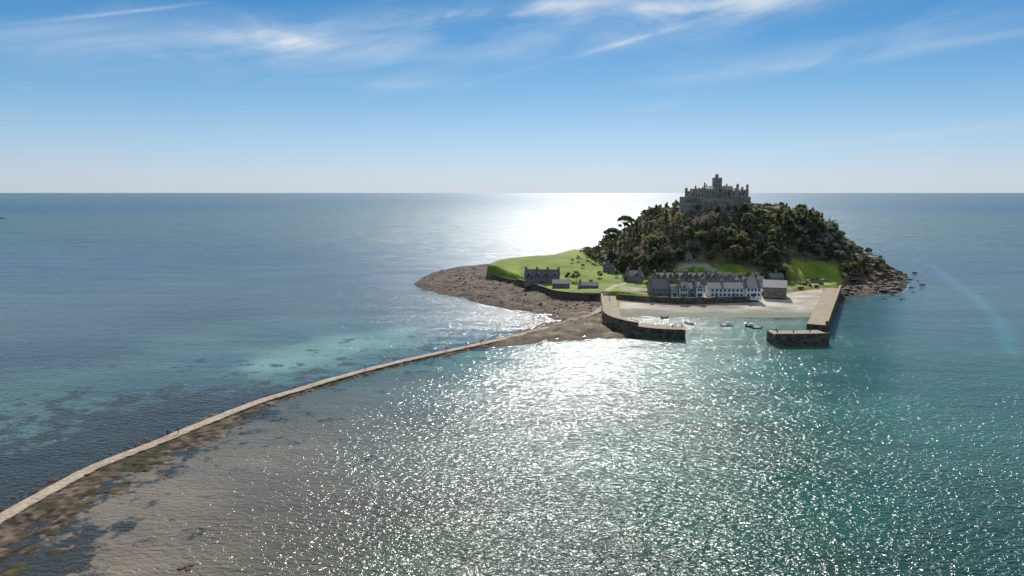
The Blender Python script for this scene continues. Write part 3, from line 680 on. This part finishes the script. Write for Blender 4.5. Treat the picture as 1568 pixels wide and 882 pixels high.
hb=[(1055,496,5.0,2.2,0,False),(1113,499,6,.2,0,True),(1152,501,6.5,2.8,2,True),(1160,503,5,.3,1,False),(1187,505,5,1.4,4,True),(1018,487,4.2,.5,3,False)]
for a_,b2,l,rz,mi_,cab in hb:
    x,y=G(a_,b2); boat('motor_boat' if cab else 'rowing_boat',x,y,rz,l,pc[mi_],cab)
# ------------------------------------------------------------------ people
def person(x,y,z,rz,stride,top,bot):
    me=bpy.data.meshes.new('body'); s=stride
    J={'pel':(0,0,.95),'ch':(0,.02,1.3),'nk':(0,.02,1.48),'hd':(0,.03,1.58),'ht':(0,.03,1.74),
       'hl':(-.1,0,.9),'kl':(-.11,s*.5+.03,.5),'fl':(-.11,s*.9,.07),'tl':(-.12,s*.9+.17,.04),'hr':(.1,0,.9),'kr':(.11,-s*.2+.03,.5),'fr':(.11,-s*.9,.1),'tr':(.12,-s*.9+.17,.04),
       'sl':(-.19,.02,1.42),'el':(-.24,-s*.4,1.14),'wl':(-.25,-s*.4+.1,.88),'dl':(-.25,-s*.4+.14,.78),'sr':(.19,.02,1.42),'er':(.24,s*.3,1.14),'wr':(.25,s*.4+.12,.9),'dr':(.25,s*.4+.17,.80)}
    Rr={'pel':.15,'ch':.15,'nk':.06,'hd':.09,'ht':.085,'hl':.1,'kl':.065,'fl':.045,'tl':.04,'hr':.1,'kr':.065,'fr':.045,'tr':.04,'sl':.065,'el':.045,'wl':.032,'dl':.035,'sr':.065,'er':.045,'wr':.032,'dr':.035}
    ks=list(J); E=[('pel','ch'),('ch','nk'),('nk','hd'),('hd','ht'),('pel','hl'),('hl','kl'),('kl','fl'),('fl','tl'),('pel','hr'),('hr','kr'),('kr','fr'),('fr','tr'),('ch','sl'),('sl','el'),('el','wl'),('wl','dl'),('ch','sr'),('sr','er'),('er','wr'),('wr','dr')]
    me.from_pydata([J[k] for k in ks],[(ks.index(a),ks.index(b_)) for a,b_ in E],[])
    o=bpy.data.objects.new('tmp',me); sc.collection.objects.link(o); md=o.modifiers.new('s','SKIN')
    if not me.skin_vertices:
        bpy.context.view_layer.objects.active=o; o.select_set(True)
        bpy.ops.mesh.customdata_skin_add()
    for i,k in enumerate(ks): me.skin_vertices[0].data[i].radius=(Rr[k],Rr[k]*(.7 if k in('pel','ch') else 1)); me.skin_vertices[0].data[i].use_root=(k=='pel')
    o.modifiers.new('u','SUBSURF').levels=1
    dg=bpy.context.evaluated_depsgraph_get(); nm=bpy.data.meshes.new_from_object(o.evaluated_get(dg)); bpy.data.objects.remove(o)
    nm.materials.clear()
    for m in (top,bot,M['skin'],M['bark']): nm.materials.append(m)
    for f in nm.polygons:
        c=f.center; f.material_index=3 if (c.z>1.66 or c.z<.1 or (c.z>1.56 and c.y<.0)) else 2 if (c.z>1.46 or (abs(c.x)>.2 and c.z<.9)) else 1 if c.z<.95 else 0
        f.use_smooth=True
    q=bpy.data.objects.new('person',nm); sc.collection.objects.link(q); q.location=(x,y,z); q.rotation_euler=(0,0,rz)
cloth=[mk('cloth_navy',(.02,.03,.07),(.03,.04,.1),4),mk('cloth_red',(.3,.04,.03),(.35,.06,.05),4),mk('cloth_grey',(.15,.15,.15),(.2,.2,.2),4),mk('cloth_black',(.015,.015,.015),(.03,.03,.03),4)]
for i,(a_,b2) in enumerate([(285,670),(288,667),(719,532),(743,528.5),(747,526),(690,538),(560,567),(800,512)]):
    x,y=G(a_,b2,.75); j=int(np.argmin(np.hypot(cx-x,cy-y))); c=cl[j]; o_=[-.8,.5,0,.9,-.6,.3,0,-.4][i]
    d=cl[min(j+1,len(cl)-1)]-cl[j-1]; person(c.x+cn[j].x*o_,c.y+cn[j].y*o_,c.z+.02,math.atan2(d.y,d.x)-math.pi/2+(math.pi if i%3==0 else 0),.22,cloth[i%4],cloth[(i+3)%4])
for i,j in enumerate([3,6,9,len(LP)-3]): person(LP[j][0]+.5,LP[j][1],4.42,i,.15,cloth[(i+1)%4],cloth[(i+2)%4])
# ------------------------------------------------------------------ sun + sky
AZ=math.radians(7); EL=math.radians(37)
sd=Vector((math.sin(AZ)*math.cos(EL),math.cos(AZ)*math.cos(EL),math.sin(EL)))
ld=bpy.data.lights.new('sun','SUN'); ld.energy=5.0; ld.angle=math.radians(.53); ld.color=(1,.95,.88)
lo=bpy.data.objects.new('sun',ld); sc.collection.objects.link(lo); lo.rotation_euler=sd.to_track_quat('Z','Y').to_euler(); lo.location=(100,400,400)
wld=bpy.data.worlds.new('World'); sc.world=wld; wld.use_nodes=True; nt=wld.node_tree; L=nt.links.new
bg=nt.nodes['Background']; bg.inputs[1].default_value=.1
sky=nd(nt,'ShaderNodeTexSky'); sky.sky_type='NISHITA'; sky.sun_disc=False; sky.sun_elevation=EL; sky.sun_rotation=AZ; sky.air_density=1; sky.dust_density=.6; sky.ozone_density=2.0
tc=nd(nt,'ShaderNodeTexCoord'); sx_=nd(nt,'ShaderNodeSeparateXYZ'); L(tc.outputs['Generated'],sx_.inputs[0])
el=mth('ARCSINE',sx_.outputs[2]); az=mth('ARCTAN2',sx_.outputs[0],sx_.outputs[1])
def ramp(stops):
    rp=nd(nt,'ShaderNodeValToRGB'); L(mrange(el,0,math.radians(60),0,1),rp.inputs[0]); e=rp.color_ramp.elements
    e[0].position=stops[0][0]/60; e[0].color=(*stops[0][1],1); e[1].position=stops[-1][0]/60; e[1].color=(*stops[-1][1],1)
    for d_,c in stops[1:-1]: q_=e.new(d_/60); q_.color=(*c,1)
    return rp.outputs[0]
tint=ramp([(0,(.52,.70,1.3)),(4,(.6,.80,1.15)),(8,(.50,.76,1.0)),(15,(.27,.60,.88)),(30,(.5,.7,.95)),(60,(1,.95,.85))])
grad=ramp([(0,(6.2,6.8,7.3)),(1.5,(5.6,6.5,7.3)),(4,(3.8,5.6,7.2)),(8,(1.7,4.0,6.7)),(12,(.65,2.75,5.8)),(16,(.28,2.0,4.9)),(30,(1.2,2.9,5.0)),(60,(6.2,6.3,6.4))])
ml=nd(nt,'ShaderNodeMix',data_type='RGBA',blend_type='MULTIPLY'); ml.inputs[0].default_value=1; L(sky.outputs[0],ml.inputs[6]); L(tint,ml.inputs[7])
mg=nd(nt,'ShaderNodeMix',data_type='RGBA'); mg.inputs[0].default_value=.7; L(ml.outputs[2],mg.inputs[6]); L(grad,mg.inputs[7])
def AE(x,y):
    d=Vector(ray(x,y)).normalized(); return math.atan2(d.x,d.y),math.asin(d.z)
cv=nd(nt,'ShaderNodeCombineXYZ')
th=math.radians(8)
uu=mth('ADD',mth('MULTIPLY',az,math.cos(th)),mth('MULTIPLY',el,math.sin(th))); vv=mth('SUBTRACT',mth('MULTIPLY',el,math.cos(th)),mth('MULTIPLY',az,math.sin(th)))
L(mth('MULTIPLY',uu,3.2),cv.inputs[0]); L(mth('MULTIPLY',vv,15),cv.inputs[1])
cnn=nd(nt,'ShaderNodeTexNoise'); cnn.inputs['Scale'].default_value=1.6; cnn.inputs['Detail'].default_value=8; cnn.inputs['Roughness'].default_value=.58; cnn.inputs['Distortion'].default_value=.5; L(cv.outputs[0],cnn.inputs['Vector'])
cf=cnn.outputs['Fac']
def gauss(x,y,lx,ly,rot,amp):
    a0,e0=AE(x,y); a1=lx/F; b1=ly/F; t=math.radians(rot)
    da=mth('SUBTRACT',az,a0); de=mth('SUBTRACT',el,e0)
    p_=mth('DIVIDE',mth('ADD',mth('MULTIPLY',da,math.cos(t)),mth('MULTIPLY',de,math.sin(t))),a1)
    q_=mth('DIVIDE',mth('SUBTRACT',mth('MULTIPLY',de,math.cos(t)),mth('MULTIPLY',da,math.sin(t))),b1)
    r2=mth('ADD',mth('MULTIPLY',p_,p_),mth('MULTIPLY',q_,q_))
    return mth('MULTIPLY',mth('EXPONENT',mth('MULTIPLY',r2,-1)),amp)
tot=None
for gs_ in [(430,62,55,12,0,.55),(380,75,240,36,0,.26),(705,26,48,8,8,.85),(785,22,32,4.5,0,.5),(560,55,220,45,4,.18),(850,8,50,10,5,.6),(960,64,130,3.6,13,.42),(1000,25,300,42,5,.36),(1080,8,130,15,0,.75),(1350,60,200,20,8,.22),(1250,98,280,7,4,.20),(180,20,110,2.2,13,.28),(620,130,90,8,0,.14),(1380,208,120,5,5,.20),(1000,165,40,5,8,.12),(100,70,160,30,3,.13)]:
    g_=gauss(*gs_); tot=g_ if tot is None else mth('ADD',tot,g_)
cm=mth('MULTIPLY',tot,mrange(cf,.36,.68,.12,1.25)); cm=mth('ADD',cm,mrange(cf,.55,.9,0,.10)); cm=mth('MINIMUM',cm,.88)
mx=nd(nt,'ShaderNodeMix',data_type='RGBA'); L(cm,mx.inputs[0]); L(mg.outputs[2],mx.inputs[6]); mx.inputs[7].default_value=(7.4,8.0,8.6,1)
L(mx.outputs[2],bg.inputs[0])
# ------------------------------------------------------------------ camera
cd=bpy.data.cameras.new('camera'); cam=bpy.data.objects.new('camera',cd); sc.collection.objects.link(cam)
cd.sensor_width=36; cd.lens=36*F/1568; cd.clip_start=1; cd.clip_end=300000
cam.location=(0,0,CH); cam.rotation_euler=(math.pi/2-PITCH,0,0); sc.camera=cam
sc.view_settings.view_transform='Standard'; sc.view_settings.look='None'; sc.view_settings.exposure=0
